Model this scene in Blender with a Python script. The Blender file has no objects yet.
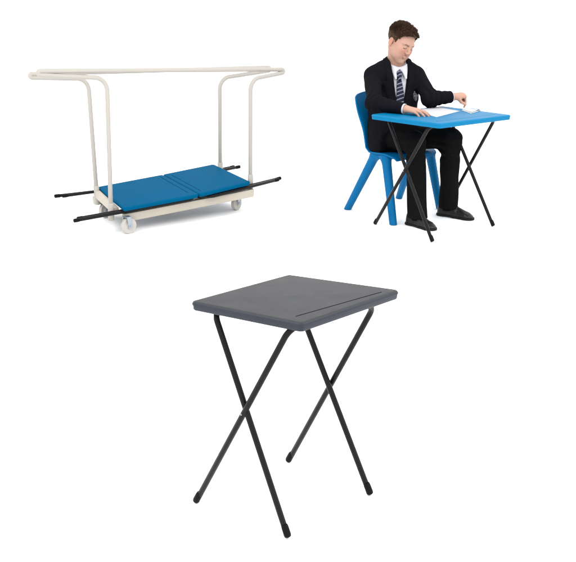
import bpy, bmesh, math, random
import numpy as np
from mathutils import Vector, Matrix

R = math.radians
scene = bpy.context.scene
C = scene.collection
rng = np.random.RandomState(7)
random.seed(7)

# ------------------------------------------------------------------ camera
cam_data = bpy.data.cameras.new('camera')
cam = bpy.data.objects.new('camera', cam_data)
C.objects.link(cam)
cam.location = (0, 0, 1.723)
cam.rotation_euler = (math.pi / 2 - 0.3104, 0, 0)
cam_data.sensor_width = 36
cam_data.lens = 1001.3 / 576 * 36
cam_data.clip_end = 400
scene.camera = cam

# ------------------------------------------------------------------ studio light
world = bpy.data.worlds.new('World')
scene.world = world
world.use_nodes = True
bg = world.node_tree.nodes['Background']
bg.inputs[0].default_value = (1, 1, 1, 1)
bg.inputs[1].default_value = 2.05


def area(name, loc, target, size, energy, col=(1, 1, 1)):
    d = bpy.data.lights.new(name, 'AREA')
    d.shape = 'DISK'
    d.size = size
    d.energy = energy
    d.color = col
    o = bpy.data.objects.new(name, d)
    o.location = loc
    o.rotation_euler = (Vector(target) - Vector(loc)).to_track_quat('-Z', 'Y').to_euler()
    C.objects.link(o)
    return o


area('softbox', (-2.6, 2.4, 5.2), (0.1, 5.2, 0.3), 2.8, 130)
area('softbox_fill', (3.6, 3.2, 4.6), (0.2, 5.6, 0.3), 2.8, 120)

scene.view_settings.view_transform = 'Standard'
scene.view_settings.look = 'None'
scene.view_settings.exposure = 0.0
scene.view_settings.gamma = 1.0
scene.cycles.max_bounces = 8

# ------------------------------------------------------------------ materials


def s2l(c):
    c = c / 255.0
    return c / 12.92 if c <= 0.04045 else ((c + 0.055) / 1.055) ** 2.4


def rgb(r, g, b):
    return (s2l(r), s2l(g), s2l(b), 1)


def material(name, col, rough=0.5, spec=0.5, metal=0.0, var=0.06, vscale=9.0, bump=0.0, bscale=300.0, sheen=0.0, sss=0.0, coat=0.0):
    """A procedural surface: colour with slight mottling, roughness variation and a fine bump."""
    if name != 'seamless_white_paper':
        col = tuple(c * 0.63 for c in col[:3]) + (1,)
        spec *= 0.62
    m = bpy.data.materials.new(name)
    m.use_nodes = True
    nt = m.node_tree
    b = nt.nodes['Principled BSDF']
    tc = nt.nodes.new('ShaderNodeTexCoord')
    n1 = nt.nodes.new('ShaderNodeTexNoise')
    n1.inputs['Scale'].default_value = vscale
    n1.inputs['Detail'].default_value = 5
    nt.links.new(tc.outputs['Object'], n1.inputs['Vector'])
    mix = nt.nodes.new('ShaderNodeMix')
    mix.data_type = 'RGBA'
    mix.inputs['A'].default_value = tuple(c * (1 - var) for c in col[:3]) + (1,)
    mix.inputs['B'].default_value = tuple(min(1, c * (1 + var)) for c in col[:3]) + (1,)
    nt.links.new(n1.outputs['Fac'], mix.inputs['Factor'])
    nt.links.new(mix.outputs['Result'], b.inputs['Base Color'])
    mr = nt.nodes.new('ShaderNodeMapRange')
    mr.inputs['To Min'].default_value = max(0, rough - 0.07)
    mr.inputs['To Max'].default_value = min(1, rough + 0.07)
    nt.links.new(n1.outputs['Fac'], mr.inputs['Value'])
    nt.links.new(mr.outputs['Result'], b.inputs['Roughness'])
    b.inputs['Metallic'].default_value = metal
    b.inputs['Specular IOR Level'].default_value = spec
    if sheen:
        b.inputs['Sheen Weight'].default_value = sheen
    if coat:
        b.inputs['Coat Weight'].default_value = coat
    if sss:
        b.inputs['Subsurface Weight'].default_value = sss
        b.inputs['Subsurface Radius'].default_value = (0.012, 0.005, 0.003)
        b.inputs['Subsurface Scale'].default_value = 1.0
    if bump:
        n2 = nt.nodes.new('ShaderNodeTexNoise')
        n2.inputs['Scale'].default_value = bscale
        n2.inputs['Detail'].default_value = 2
        nt.links.new(tc.outputs['Object'], n2.inputs['Vector'])
        bp = nt.nodes.new('ShaderNodeBump')
        bp.inputs['Strength'].default_value = bump
        bp.inputs['Distance'].default_value = 0.002
        nt.links.new(n2.outputs['Fac'], bp.inputs['Height'])
        nt.links.new(bp.outputs['Normal'], b.inputs['Normal'])
    return m


M = {}
M['floor'] = material('seamless_white_paper', (0.95, 0.95, 0.95, 1), 0.9, 0.1, var=0.0)
M['grey_top'] = material('grey_moulded_plastic', rgb(54, 55, 58), 0.48, 0.30, var=0.05, vscale=14, bump=0.25, bscale=420)
M['grey_edge'] = material('slate_grey_plastic_edge', rgb(56, 60, 70), 0.4, 0.25, var=0.04, vscale=14, bump=0.15, bscale=420)
M['tube'] = material('black_powder_coat', rgb(18, 18, 19), 0.36, 0.22, var=0.1, vscale=30, bump=0.12, bscale=600)
M['cap'] = material('black_rubber', rgb(14, 14, 14), 0.5, 0.15, var=0.08, vscale=40)
M['steel'] = material('bright_zinc', rgb(165, 167, 170), 0.3, 0.5, metal=1.0)
M['blue_top'] = material('blue_moulded_plastic', rgb(0, 127, 178), 0.45, 0.14, var=0.05, vscale=12, bump=0.2, bscale=420)
M['blue_fold'] = material('deep_blue_moulded_plastic', rgb(0, 92, 134), 0.6, 0.02, var=0.07, vscale=9, bump=0.2, bscale=420)
M['chair'] = material('blue_chair_plastic', rgb(0, 109, 166), 0.40, 0.13, var=0.05, vscale=10, bump=0.15, bscale=380)
M['cream'] = material('cream_powder_coat', rgb(190, 185, 177), 0.42, 0.3, var=0.035, vscale=7, bump=0.08, bscale=500)
M['cream_box'] = material('cream_powder_coat_frame', rgb(203, 194, 180), 0.5, 0.25, var=0.05, vscale=7, bump=0.1, bscale=500)
M['nylon'] = material('white_nylon', rgb(204, 199, 192), 0.45, 0.3, var=0.05, vscale=25)
M['fork'] = material('zinc_plate', rgb(176, 188, 200), 0.35, 0.5, metal=0.7, var=0.1, vscale=40)
M['blazer'] = material('navy_black_wool', rgb(22, 22, 27), 0.9, 0.05, var=0.3, vscale=40, bump=0.5, bscale=420)
M['trouser'] = material('black_trouser_cloth', rgb(21, 21, 22), 0.9, 0.04, var=0.3, vscale=40, bump=0.4, bscale=420)
M['shirt'] = material('white_cotton', (0.72, 0.72, 0.76, 1), 0.8, 0.2, var=0.03, vscale=30, bump=0.2, bscale=500)
M['shoe'] = material('dark_brown_leather', rgb(30, 26, 24), 0.34, 0.42, var=0.2, vscale=25, bump=0.3, bscale=160)
M['sole'] = material('black_shoe_sole', rgb(22, 20, 19), 0.7, 0.3, var=0.15)
M['paper'] = material('white_paper', (0.70, 0.70, 0.715, 1), 0.8, 0.15, var=0.02)
M['button'] = material('dark_horn_button', rgb(30, 28, 28), 0.35, 0.5)
M['crest_cloth'] = material('crest_grey_cloth', rgb(104, 106, 116), 0.8, 0.2, var=0.25, vscale=160)
M['crest_thread'] = material('crest_silver_thread', rgb(190, 192, 200), 0.5, 0.4, var=0.15, vscale=220)


def hair_material():
    m = material('brown_hair', rgb(78, 57, 44), 0.55, 0.14, var=0.45, vscale=55, bump=0.6, bscale=350)
    return m


M['hair'] = hair_material()


def skin_material():
    m = material('skin', (0.60, 0.35, 0.265, 1), 0.5, 0.2, var=0.05, vscale=30, bump=0.12, bscale=500, sss=0.12)
    nt = m.node_tree
    b = nt.nodes['Principled BSDF']
    at = nt.nodes.new('ShaderNodeAttribute')
    at.attribute_name = 'tint'
    mul = nt.nodes.new('ShaderNodeMix')
    mul.data_type = 'RGBA'
    mul.blend_type = 'MULTIPLY'
    mul.inputs['Factor'].default_value = 1
    src = b.inputs['Base Color'].links[0].from_socket
    nt.links.new(src, mul.inputs['A'])
    nt.links.new(at.outputs['Color'], mul.inputs['B'])
    nt.links.new(mul.outputs['Result'], b.inputs['Base Color'])
    return m


M['skin'] = skin_material()


def tie_material():
    m = material('striped_tie_silk', rgb(24, 26, 46), 0.5, 0.35, var=0.1, vscale=60, bump=0.2, bscale=500)
    nt = m.node_tree
    b = nt.nodes['Principled BSDF']
    tc = nt.nodes.new('ShaderNodeTexCoord')
    mp = nt.nodes.new('ShaderNodeMapping')
    mp.inputs['Rotation'].default_value = (0, R(38), R(20))
    w = nt.nodes.new('ShaderNodeTexWave')
    w.bands_direction = 'Z'
    w.inputs['Scale'].default_value = 14.5
    w.inputs['Distortion'].default_value = 0.15
    nt.links.new(tc.outputs['Object'], mp.inputs['Vector'])
    nt.links.new(mp.outputs['Vector'], w.inputs['Vector'])
    rp = nt.nodes.new('ShaderNodeValToRGB')
    rp.color_ramp.elements[0].position = 0.80
    rp.color_ramp.elements[0].color = (0, 0, 0, 1)
    rp.color_ramp.elements[1].position = 0.88
    rp.color_ramp.elements[1].color = (1, 1, 1, 1)
    nt.links.new(w.outputs['Fac'], rp.inputs['Fac'])
    mx = nt.nodes.new('ShaderNodeMix')
    mx.data_type = 'RGBA'
    src = b.inputs['Base Color'].links[0].from_socket
    nt.links.new(rp.outputs['Color'], mx.inputs['Factor'])
    nt.links.new(src, mx.inputs['A'])
    mx.inputs['B'].default_value = rgb(118, 120, 142)
    nt.links.new(mx.outputs['Result'], b.inputs['Base Color'])
    return m


M['tie'] = tie_material()


def print_material():
    """Booklet page: grey lines of print and a pale picture block, no readable writing."""
    m = material('printed_page', (0.84, 0.84, 0.84, 1), 0.6, 0.3, var=0.02)
    nt = m.node_tree
    b = nt.nodes['Principled BSDF']
    tc = nt.nodes.new('ShaderNodeTexCoord')
    n = nt.nodes.new('ShaderNodeTexNoise')
    n.inputs['Scale'].default_value = 11
    n.inputs['Detail'].default_value = 3
    nt.links.new(tc.outputs['Object'], n.inputs['Vector'])
    rp = nt.nodes.new('ShaderNodeValToRGB')
    rp.color_ramp.elements[0].position = 0.42
    rp.color_ramp.elements[0].color = rgb(150, 153, 160)
    rp.color_ramp.elements[1].position = 0.56
    rp.color_ramp.elements[1].color = (0.56, 0.57, 0.58, 1)
    nt.links.new(n.outputs['Fac'], rp.inputs['Fac'])
    nt.links.new(rp.outputs['Color'], b.inputs['Base Color'])
    return m


M['print'] = print_material()

# ------------------------------------------------------------------ frames and objects

FRAMES = {'desk': (0.0072, 3.0006, -0.7152), 'boy': (0.989, 6.5486, -0.9327), 'trolley': (-0.8268, 6.9035, 0.6037)}


def thing(name, label, cat, frame, base=(0, 0, 0), group=None):
    """An Empty at the thing's base; the parts' meshes are given in the frame's local coordinates."""
    fx, fy, fa = FRAMES[frame]
    o = bpy.data.objects.new(name, None)
    o.empty_display_size = 0.1
    C.objects.link(o)
    c, s = math.cos(fa), math.sin(fa)
    o.location = (fx + c * base[0] - s * base[1], fy + s * base[0] + c * base[1], base[2])
    o.rotation_euler = (0, 0, fa)
    o['label'] = label
    o['category'] = cat
    if group:
        o['group'] = group
    OFF[o.name] = Vector(base)
    return o


OFF = {}


def link(name, me, mat, parent, smooth=True):
    mats = mat if isinstance(mat, (list, tuple)) else [mat]
    for m in mats:
        me.materials.append(m)
    if smooth:
        me.polygons.foreach_set('use_smooth', [True] * len(me.polygons))
    o = bpy.data.objects.new(name, me)
    C.objects.link(o)
    root = parent
    while root.parent is not None:
        root = root.parent
    me.transform(Matrix.Translation(-OFF[root.name]))
    o.parent = parent
    return o


def mesh_from(verts, faces, name='mesh'):
    me = bpy.data.meshes.new(name)
    me.from_pydata([tuple(v) for v in verts], [], [tuple(f) for f in faces])
    me.update()
    return me


def join_meshes(parts):
    V, F = [], []
    for v, f in parts:
        n = len(V)
        V.extend([tuple(p) for p in v])
        F.extend([tuple(i + n for i in q) for q in f])
    return mesh_from(V, F)


def sharp(me, angle=35):
    """Keep hard edges hard on a smooth shaded mesh."""
    bm = bmesh.new()
    bm.from_mesh(me)
    bmesh.ops.recalc_face_normals(bm, faces=bm.faces)
    a = R(angle)
    for e in bm.edges:
        if len(e.link_faces) == 2 and e.calc_face_angle(0) > a:
            e.smooth = False
    bm.to_mesh(me)
    bm.free()
    return me


def fillet(pts, rad, n=8, closed=False):
    """Polyline with rounded corners."""
    pts = [Vector(p) for p in pts]
    out = []
    N = len(pts)
    for i, p in enumerate(pts):
        if not closed and (i == 0 or i == N - 1):
            out.append(p)
            continue
        a = pts[(i - 1) % N] - p
        b = pts[(i + 1) % N] - p
        la, lb = a.length, b.length
        a.normalize()
        b.normalize()
        ang = a.angle(b)
        d = min(rad / math.tan(ang / 2), la * 0.49, lb * 0.49)
        r = d * math.tan(ang / 2)
        c = p + (a + b).normalized() * (r / math.sin(ang / 2))
        s, e = p + a * d - c, p + b * d - c
        tot = s.angle(e)
        ax = s.cross(e).normalized()
        for k in range(n + 1):
            out.append(c + Matrix.Rotation(tot * k / n, 3, ax) @ s)
    return out


def tube(pts, r, seg=16, r1=None, ends=True, sect=None):
    """Swept tube with rounded ends. sect: optional list of (x, y) section points instead of a circle."""
    pts = [Vector(p) for p in pts]
    n = len(pts)
    T = [(pts[min(i + 1, n - 1)] - pts[max(i - 1, 0)]).normalized() for i in range(n)]
    ref = Vector((0, 0, 1)) if abs(T[0].z) < 0.9 else Vector((1, 0, 0))
    N = (ref - T[0] * ref.dot(T[0])).normalized()
    V, F = [], []
    rings = []

    def ring(c, nn, bb, rr):
        i0 = len(V)
        if sect is None:
            for k in range(seg):
                a = 2 * math.pi * k / seg
                V.append(c + (nn * math.cos(a) + bb * math.sin(a)) * rr)
        else:
            for sx, sy in sect:
                V.append(c + (nn * sx + bb * sy) * rr)
        rings.append(i0)
    m = seg if sect is None else len(sect)
    for i in range(n):
        if i:
            N = (N - T[i] * N.dot(T[i])).normalized()
        B = T[i].cross(N)
        rr = r if r1 is None else r + (r1 - r) * i / (n - 1)
        if i == 0 and ends:
            for q in (0.35, 0.75):
                ring(pts[0] - T[0] * rr * 0.25 * math.cos(q * math.pi / 2), N, B, rr * math.sin(q * math.pi / 2) if sect is None else math.sin(q * math.pi / 2))
        ring(pts[i], N, B, rr if sect is None else 1)
        if i == n - 1 and ends:
            for q in (0.75, 0.35):
                ring(pts[i] + T[i] * rr * 0.25 * math.cos(q * math.pi / 2), N, B, rr * math.sin(q * math.pi / 2) if sect is None else math.sin(q * math.pi / 2))
    for a, b in zip(rings[:-1], rings[1:]):
        for k in range(m):
            F.append((a + k, a + (k + 1) % m, b + (k + 1) % m, b + k))
    F.append(tuple(rings[0] + k for k in reversed(range(m))))
    F.append(tuple(rings[-1] + k for k in range(m)))
    return V, F


def inset_poly(P, d):
    """Offset a convex counter-clockwise polygon (list of xyz) inwards by d in plan."""
    n = len(P)
    L = []
    for i in range(n):
        a, b = Vector(P[i][:2]), Vector(P[(i + 1) % n][:2])
        t = (b - a).normalized()
        nn = Vector((-t.y, t.x))
        L.append((a + nn * d, t))
    out = []
    for i in range(n):
        p, t = L[i - 1]
        q, u = L[i]
        den = t.x * u.y - t.y * u.x
        k = ((q - p).x * u.y - (q - p).y * u.x) / den
        out.append(p + t * k)
    return out


def slab(P, profile, rad=0.03, n=7):
    """Rounded-corner slab: P four plan corners with top z; profile = [(inset, drop), ...] from bottom to top."""
    V, F = [], []
    m = 0
    # plane through the corners' z (bilinear fit)
    A = np.array([[p[0], p[1], 1] for p in P])
    co = np.linalg.lstsq(A, np.array([p[2] for p in P]), rcond=None)[0]
    rings = []
    for ins, drop in profile:
        q = inset_poly(P, ins)
        loop = fillet([(v.x, v.y, 0) for v in q], max(rad - ins, rad * 0.35), n, closed=True)
        m = len(loop)
        rings.append(len(V))
        for v in loop:
            V.append((v.x, v.y, co[0] * v.x + co[1] * v.y + co[2] - drop))
    for a, b in zip(rings[:-1], rings[1:]):
        for k in range(m):
            F.append((a + k, a + (k + 1) % m, b + (k + 1) % m, b + k))
    F.append(tuple(rings[0] + k for k in reversed(range(m))))
    F.append(tuple(rings[-1] + k for k in range(m)))
    return V, F


def box_between(a, b, w, h, bev=0.004, up=(0, 0, 1)):
    """Bevelled box beam from a to b, w wide, h high."""
    a, b = Vector(a), Vector(b)
    t = (b - a).normalized()
    s = t.cross(Vector(up)).normalized()
    u = s.cross(t)
    bm = bmesh.new()
    vs = [bm.verts.new(p + s * sx * w / 2 + u * sz * h / 2) for p in (a, b) for sx, sz in ((-1, -1), (1, -1), (1, 1), (-1, 1))]
    bm.faces.new(vs[3::-1])
    bm.faces.new(vs[4:])
    for k in range(4):
        bm.faces.new((vs[k], vs[(k + 1) % 4], vs[4 + (k + 1) % 4], vs[4 + k]))
    bmesh.ops.bevel(bm, geom=list(bm.edges), offset=bev, segments=2, affect='EDGES', profile=0.5)
    bmesh.ops.recalc_face_normals(bm, faces=bm.faces)
    bm.verts.index_update()
    V = [v.co.copy() for v in bm.verts]
    F = [tuple(v.index for v in f.verts) for f in bm.faces]
    bm.free()
    return V, F


def lathe(profile, c, axis, seg=28):
    """Revolve (radius, height) pairs about an axis through c."""
    c, ax = Vector(c), Vector(axis).normalized()
    ref = Vector((0, 0, 1)) if abs(ax.z) < 0.9 else Vector((1, 0, 0))
    n = (ref - ax * ref.dot(ax)).normalized()
    b = ax.cross(n)
    V, F = [], []
    for r, h in profile:
        for k in range(seg):
            a = 2 * math.pi * k / seg
            V.append(c + ax * h + (n * math.cos(a) + b * math.sin(a)) * r)
    for i in range(len(profile) - 1):
        for k in range(seg):
            F.append((i * seg + k, i * seg + (k + 1) % seg, (i + 1) * seg + (k + 1) % seg, (i + 1) * seg + k))
    F.append(tuple(reversed(range(seg))))
    F.append(tuple((len(profile) - 1) * seg + k for k in range(seg)))
    return V, F


def cut(me, cutters):
    """Exact boolean difference, done in the dependency graph."""
    o = bpy.data.objects.new('body_to_cut', me)
    C.objects.link(o)
    tmp = []
    for cm in cutters:
        k = bpy.data.objects.new('cutter', cm)
        C.objects.link(k)
        md = o.modifiers.new('cut', 'BOOLEAN')
        md.operation = 'DIFFERENCE'
        md.solver = 'EXACT'
        md.object = k
        tmp.append(k)
    dg = bpy.context.evaluated_depsgraph_get()
    res = bpy.data.meshes.new_from_object(o.evaluated_get(dg))
    for k in tmp:
        bpy.data.objects.remove(k)
    bpy.data.objects.remove(o)
    res.materials.clear()
    return res


# ------------------------------------------------------------------ signed-distance modelling (people, moulded plastic)


def V3(p):
    return np.array(p, dtype=np.float64)


def rcone(P, a, b, ra, rb):
    a, b = V3(a), V3(b)
    ab = b - a
    t = np.clip(((P - a) @ ab) / max(ab @ ab, 1e-12), 0, 1)
    return np.linalg.norm(P - a - t[:, None] * ab, axis=1) - (ra + (rb - ra) * t)


def ell(P, c, r, M3=None):
    q = P - V3(c)
    if M3 is not None:
        q = q @ M3
    r = V3(r)
    k0 = np.linalg.norm(q / r, axis=1)
    k1 = np.linalg.norm(q / (r * r), axis=1)
    return k0 * (k0 - 1) / np.maximum(k1, 1e-9)


def rbox(P, c, hs, rad, M3=None):
    q = P - V3(c)
    if M3 is not None:
        q = q @ M3
    d = np.abs(q) - (V3(hs) - rad)
    return np.linalg.norm(np.maximum(d, 0), axis=1) + np.minimum(d.max(axis=1), 0) - rad


def smin(a, b, k):
    h = np.maximum(k - np.abs(a - b), 0) / k
    return np.minimum(a, b) - h * h * k * 0.25


def smax(a, b, k):
    return -smin(-a, -b, k)


_dirs = rng.normal(size=(24, 3))
_dirs /= np.linalg.norm(_dirs, axis=1)[:, None]
_ph = rng.uniform(0, 6.28, 24)


def wob(P, f, seed=0):
    """Cheap smooth pseudo-noise in about -1..1."""
    s = 0
    for i in range(5):
        j = (seed * 5 + i) % 24
        s = s + np.sin(P @ _dirs[j] * f * (0.7 + 0.25 * i) + _ph[j])
    return s / 3.2


def sdf_mesh(f, lo, hi, h):
    """Surface nets on a sparse grid. f: (n,3) -> (n,) distances."""
    lo, hi = V3(lo), V3(hi)
    B = 8
    H = B * h
    nb = np.ceil((hi - lo) / H).astype(int) + 1
    g = np.stack(np.meshgrid(*[np.arange(k) for k in nb], indexing='ij'), -1).reshape(-1, 3)
    cen = lo + (g + 0.5) * H
    d = np.concatenate([f(c) for c in np.array_split(cen, max(1, len(cen) // 200000))])
    act = g[np.abs(d) < H * 1.35]
    k = np.arange(B + 1)
    loc = np.stack(np.meshgrid(k, k, k, indexing='ij'), -1).reshape(-1, 3)
    corner = np.array([(i, j, l) for i in (0, 1) for j in (0, 1) for l in (0, 1)])
    edges = [(a, b) for a in range(8) for b in range(a + 1, 8) if np.abs(corner[a] - corner[b]).sum() == 1]
    BIG = int(nb.max() * B + 4)

    def key(q):
        return (q[..., 0].astype(np.int64) * BIG + q[..., 1]) * BIG + q[..., 2]
    keys, pos, quads = [], [], []
    for ch in np.array_split(act, max(1, len(act) // 400)):
        if not len(ch):
            continue
        base = ch * B
        G = base[:, None, :] + loc[None]
        D = f((lo + G * h).reshape(-1, 3)).reshape(len(ch), B + 1, B + 1, B + 1)
        S = D < 0
        cs = np.stack([S[:, a:a + B, b:b + B, c:c + B] for a, b, c in corner], -1)
        cd = np.stack([D[:, a:a + B, b:b + B, c:c + B] for a, b, c in corner], -1)
        on = cs.any(-1) & ~cs.all(-1)
        bi, x, y, z = np.nonzero(on)
        if not len(bi):
            continue
        dd = cd[bi, x, y, z]
        acc = np.zeros((len(bi), 3))
        cnt = np.zeros(len(bi))
        for a, b in edges:
            da, db = dd[:, a], dd[:, b]
            w = (da < 0) != (db < 0)
            t = np.where(w, da / np.where(w, da - db, 1), 0)
            acc += np.where(w[:, None], corner[a] + t[:, None] * (corner[b] - corner[a]), 0)
            cnt += w
        cell = base[bi] + np.stack([x, y, z], -1)
        keys.append(key(cell + 1))
        pos.append(lo + (cell + acc / cnt[:, None]) * h)
        for ax in range(3):
            sl = [slice(0, B)] * 3
            s0 = S[:, :B, :B, :B]
            sl2 = [slice(0, B)] * 3
            sl2[ax] = slice(1, B + 1)
            s1 = S[(slice(None),) + tuple(sl2)]
            bi, x, y, z = np.nonzero(s0 != s1)
            if not len(bi):
                continue
            e = base[bi] + np.stack([x, y, z], -1) + 1
            u, v = [(1, 2), (2, 0), (0, 1)][ax]
            U = np.zeros(3, int)
            U[u] = 1
            W = np.zeros(3, int)
            W[v] = 1
            q = np.stack([key(e - U - W), key(e - W), key(e), key(e - U)], -1)
            fl = ~s0[bi, x, y, z]
            q[fl] = q[fl][:, ::-1]
            quads.append(q)
    keys = np.concatenate(keys)
    pos = np.concatenate(pos)
    keys, idx = np.unique(keys, return_index=True)
    pos = pos[idx]
    Q = np.concatenate(quads)
    I = np.searchsorted(keys, Q)
    I = np.clip(I, 0, len(keys) - 1)
    ok = (keys[I] == Q).all(1)
    I = I[ok]
    me = bpy.data.meshes.new('sdf')
    me.vertices.add(len(pos))
    me.vertices.foreach_set('co', pos.ravel())
    me.loops.add(len(I) * 4)
    me.loops.foreach_set('vertex_index', I.ravel().astype(np.int32))
    me.polygons.add(len(I))
    me.polygons.foreach_set('loop_start', np.arange(len(I), dtype=np.int32) * 4)
    me.update(calc_edges=True)
    me.validate()
    return me, pos


# ------------------------------------------------------------------ setting: one seamless white sweep
prof = [(-30, 0), (13, 0)]
for k in range(1, 13):
    a = k / 12 * math.pi / 2
    prof.append((13 + 4 * math.sin(a), 4 - 4 * math.cos(a)))
prof += [(17, 9)]
V, F = [], []
for y, z in prof:
    V += [(-30, y, z), (30, y, z)]
for i in range(len(prof) - 1):
    F.append((2 * i, 2 * i + 1, 2 * i + 3, 2 * i + 2))
me = mesh_from(V, F)
me.materials.append(M['floor'])
me.polygons.foreach_set('use_smooth', [True] * len(me.polygons))
floor = bpy.data.objects.new('floor', me)
C.objects.link(floor)
floor['kind'] = 'structure'

# ------------------------------------------------------------------ folding exam desks


def top_profile(t):
    return [(0.012, t), (0.006, t), (0.0035, t - 0.003), (0.0028, t * 0.6), (0.0022, 0.0125), (0.0004, 0.0115), (0.0, 0.0095), (0.0010, 0.0060), (0.0038, 0.0024), (0.009, 0.0004), (0.013, 0.0)]


def groove_cutter(a, b, width, depth):
    a, b = Vector(a), Vector(b)
    v, f = box_between(a + Vector((0, 0, 0.02 - depth)), b + Vector((0, 0, 0.02 - depth)), width, 0.04, 0.0012)
    return mesh_from(v, f)


def desk_top(P, t, grooves, rad):
    v, f = slab(P, top_profile(t), rad)
    me = mesh_from(v, f)
    if grooves:
        me = cut(me, [groove_cutter(*g) for g in grooves])
    return me


def split_top_edge(me, zcut):
    """Second material on the side faces of a tabletop."""
    idx = []
    for p in me.polygons:
        side = abs(p.normal.z) < 0.75 and p.center.z < zcut
        idx.append(1 if side else 0)
    me.polygons.foreach_set('material_index', idx)


def leg_frame(parent, name, foot_a, top_a, top_b, foot_b, r, mat):
    """U-shaped tube: two legs joined by a cross bar under the top, with a rubber cap on each foot."""
    def lift(f, t, k):
        f, t = Vector(f), Vector(t)
        return f + (t - f).normalized() * k
    pa, pb = lift(foot_a, top_a, 0.012), lift(foot_b, top_b, 0.012)
    v, f = tube(fillet([pa, top_a, top_b, pb], 0.045, 10), r, 18)
    o = link(name, mesh_from(v, f), mat, parent)
    for ft, tp in ((foot_a, top_a), (foot_b, top_b)):
        ft, tp = Vector(ft), Vector(tp)
        d = (tp - ft).normalized()
        rr = r * 1.2
        lo = rr * math.sqrt(max(0, 1 - d.z ** 2))
        c = lathe([(rr * 0.55, lo * 0.2), (rr * 0.86, lo * 0.2 + 0.002), (rr, lo * 0.2 + 0.008), (rr * 0.98, 0.034), (rr * 0.9, 0.040), (r * 1.02, 0.0425)], ft + Vector((0, 0, lo * 0.8)), d, 20)
        link('foot_cap', mesh_from(*c), M['cap'], o)
    return o


def rivet(parent, p, axis):
    v, f = lathe([(0.0036, 0), (0.0034, 0.0012), (0.002, 0.002)], p, axis, 14)
    link('rivet', mesh_from(v, f), M['steel'], parent)


def mid_cross(f1, t1, f2, t2):
    """Where two legs cross in the (u, z) plane, on the first leg."""
    f1, t1, f2, t2 = map(Vector, (f1, t1, f2, t2))
    a, b = t1 - f1, t2 - f2
    d = f2 - f1
    k = (d.x * b.z - d.z * b.x) / (a.x * b.z - a.z * b.x)
    return f1 + a * k


# the grey desk in front
desk = thing('exam_desk', 'dark grey folding exam desk on crossed black tube legs, largest and nearest in the photo', 'desk', 'desk')
P = [(-0.210, -0.245, 0.71), (0.190, -0.168, 0.71), (0.229, 0.288, 0.71), (-0.160, 0.176, 0.71)]
me = desk_top(P, 0.029, [((0.135, -0.132, 0.71), (0.193, 0.224, 0.71), 0.0055, 0.005)], 0.018)
sharp(me, 40)
split_top_edge(me, 0.706)
link('tabletop', me, [M['grey_top'], M['grey_edge']], desk)
q = dict(P=((0.170, -0.205, 0), (-0.158, -0.188, 0.684), (-0.126, 0.148, 0.684), (0.207, 0.176, 0)),
         Q=((-0.206, -0.244, 0), (0.142, -0.166, 0.684), (0.198, 0.188, 0.684), (-0.160, 0.172, 0)))
leg_frame(desk, 'leg_frame', *q['P'], 0.0100, M['tube'])
leg_frame(desk, 'leg_frame', *q['Q'], 0.0100, M['tube'])
c = mid_cross(q['Q'][0], q['Q'][1], q['P'][0], q['P'][1])
rivet(desk, c + Vector((-0.008, -0.0105, -0.012)), (0.05, -1, 0))

# the blue desk the boy sits at
bdesk = thing('exam_desk', 'bright blue folding exam desk with papers on it, in front of the seated boy', 'desk', 'boy')
P = [(-0.258, -0.380, 0.767), (0.300, -0.298, 0.767), (0.312, 0.350, 0.767), (-0.262, 0.280, 0.767)]
me = desk_top(P, 0.031, [((0.218, -0.25, 0.767), (0.232, 0.27, 0.767), 0.005, 0.004)], 0.026)
sharp(me, 40)
link('tabletop', me, M['blue_top'], bdesk)
q2 = dict(P=((0.264, -0.275, 0), (-0.215, -0.260, 0.738), (-0.185, 0.255, 0.738), (0.224, 0.335, 0)),
          Q=((-0.305, -0.268, 0), (0.195, -0.280, 0.738), (0.235, 0.268, 0.738), (-0.300, 0.400, 0)))
leg_frame(bdesk, 'leg_frame', *q2['P'], 0.0115, M['tube'])
leg_frame(bdesk, 'leg_frame', *q2['Q'], 0.0115, M['tube'])
c = mid_cross(q2['Q'][0], q2['Q'][1], q2['P'][0], q2['P'][1])
rivet(bdesk, c + Vector((-0.006, -0.0118, -0.010)), (0.05, -1, 0))

# ------------------------------------------------------------------ trolley


def zt(u, v, d=0.0):
    return 0.2245 + 0.040 * u + 0.053 * v + d


trolley = thing('desk_trolley', 'cream steel desk trolley with tall bent handrails, on four white castors', 'trolley', 'trolley')
tk = M['cream_box']
# deck frame: two long beams, end beams and cross bearers
beams = []
for v in (-0.245, 0.225):
    o = link('frame_rail', mesh_from(*box_between((-0.485, v, zt(-0.485, v, -0.092)), (0.525, v, zt(0.525, v, -0.092)), 0.04, 0.055)), tk, trolley, False)
for a, b in (((-0.512, -0.200, 0.140), (-0.474, 0.180, 0.180)), ((0.520, -0.250, zt(0.52, -0.25, -0.092)), (0.520, 0.235, zt(0.52, 0.235, -0.092)))):
    link('end_rail', mesh_from(*box_between(a, b, 0.036, 0.05)), tk, trolley, False)
for u in (-0.2, 0.15):
    link('cross_bearer', mesh_from(*box_between((u, -0.22, zt(u, -0.22, -0.09)), (u, 0.2, zt(u, 0.2, -0.09)), 0.035, 0.045)), tk, trolley, False)
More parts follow.
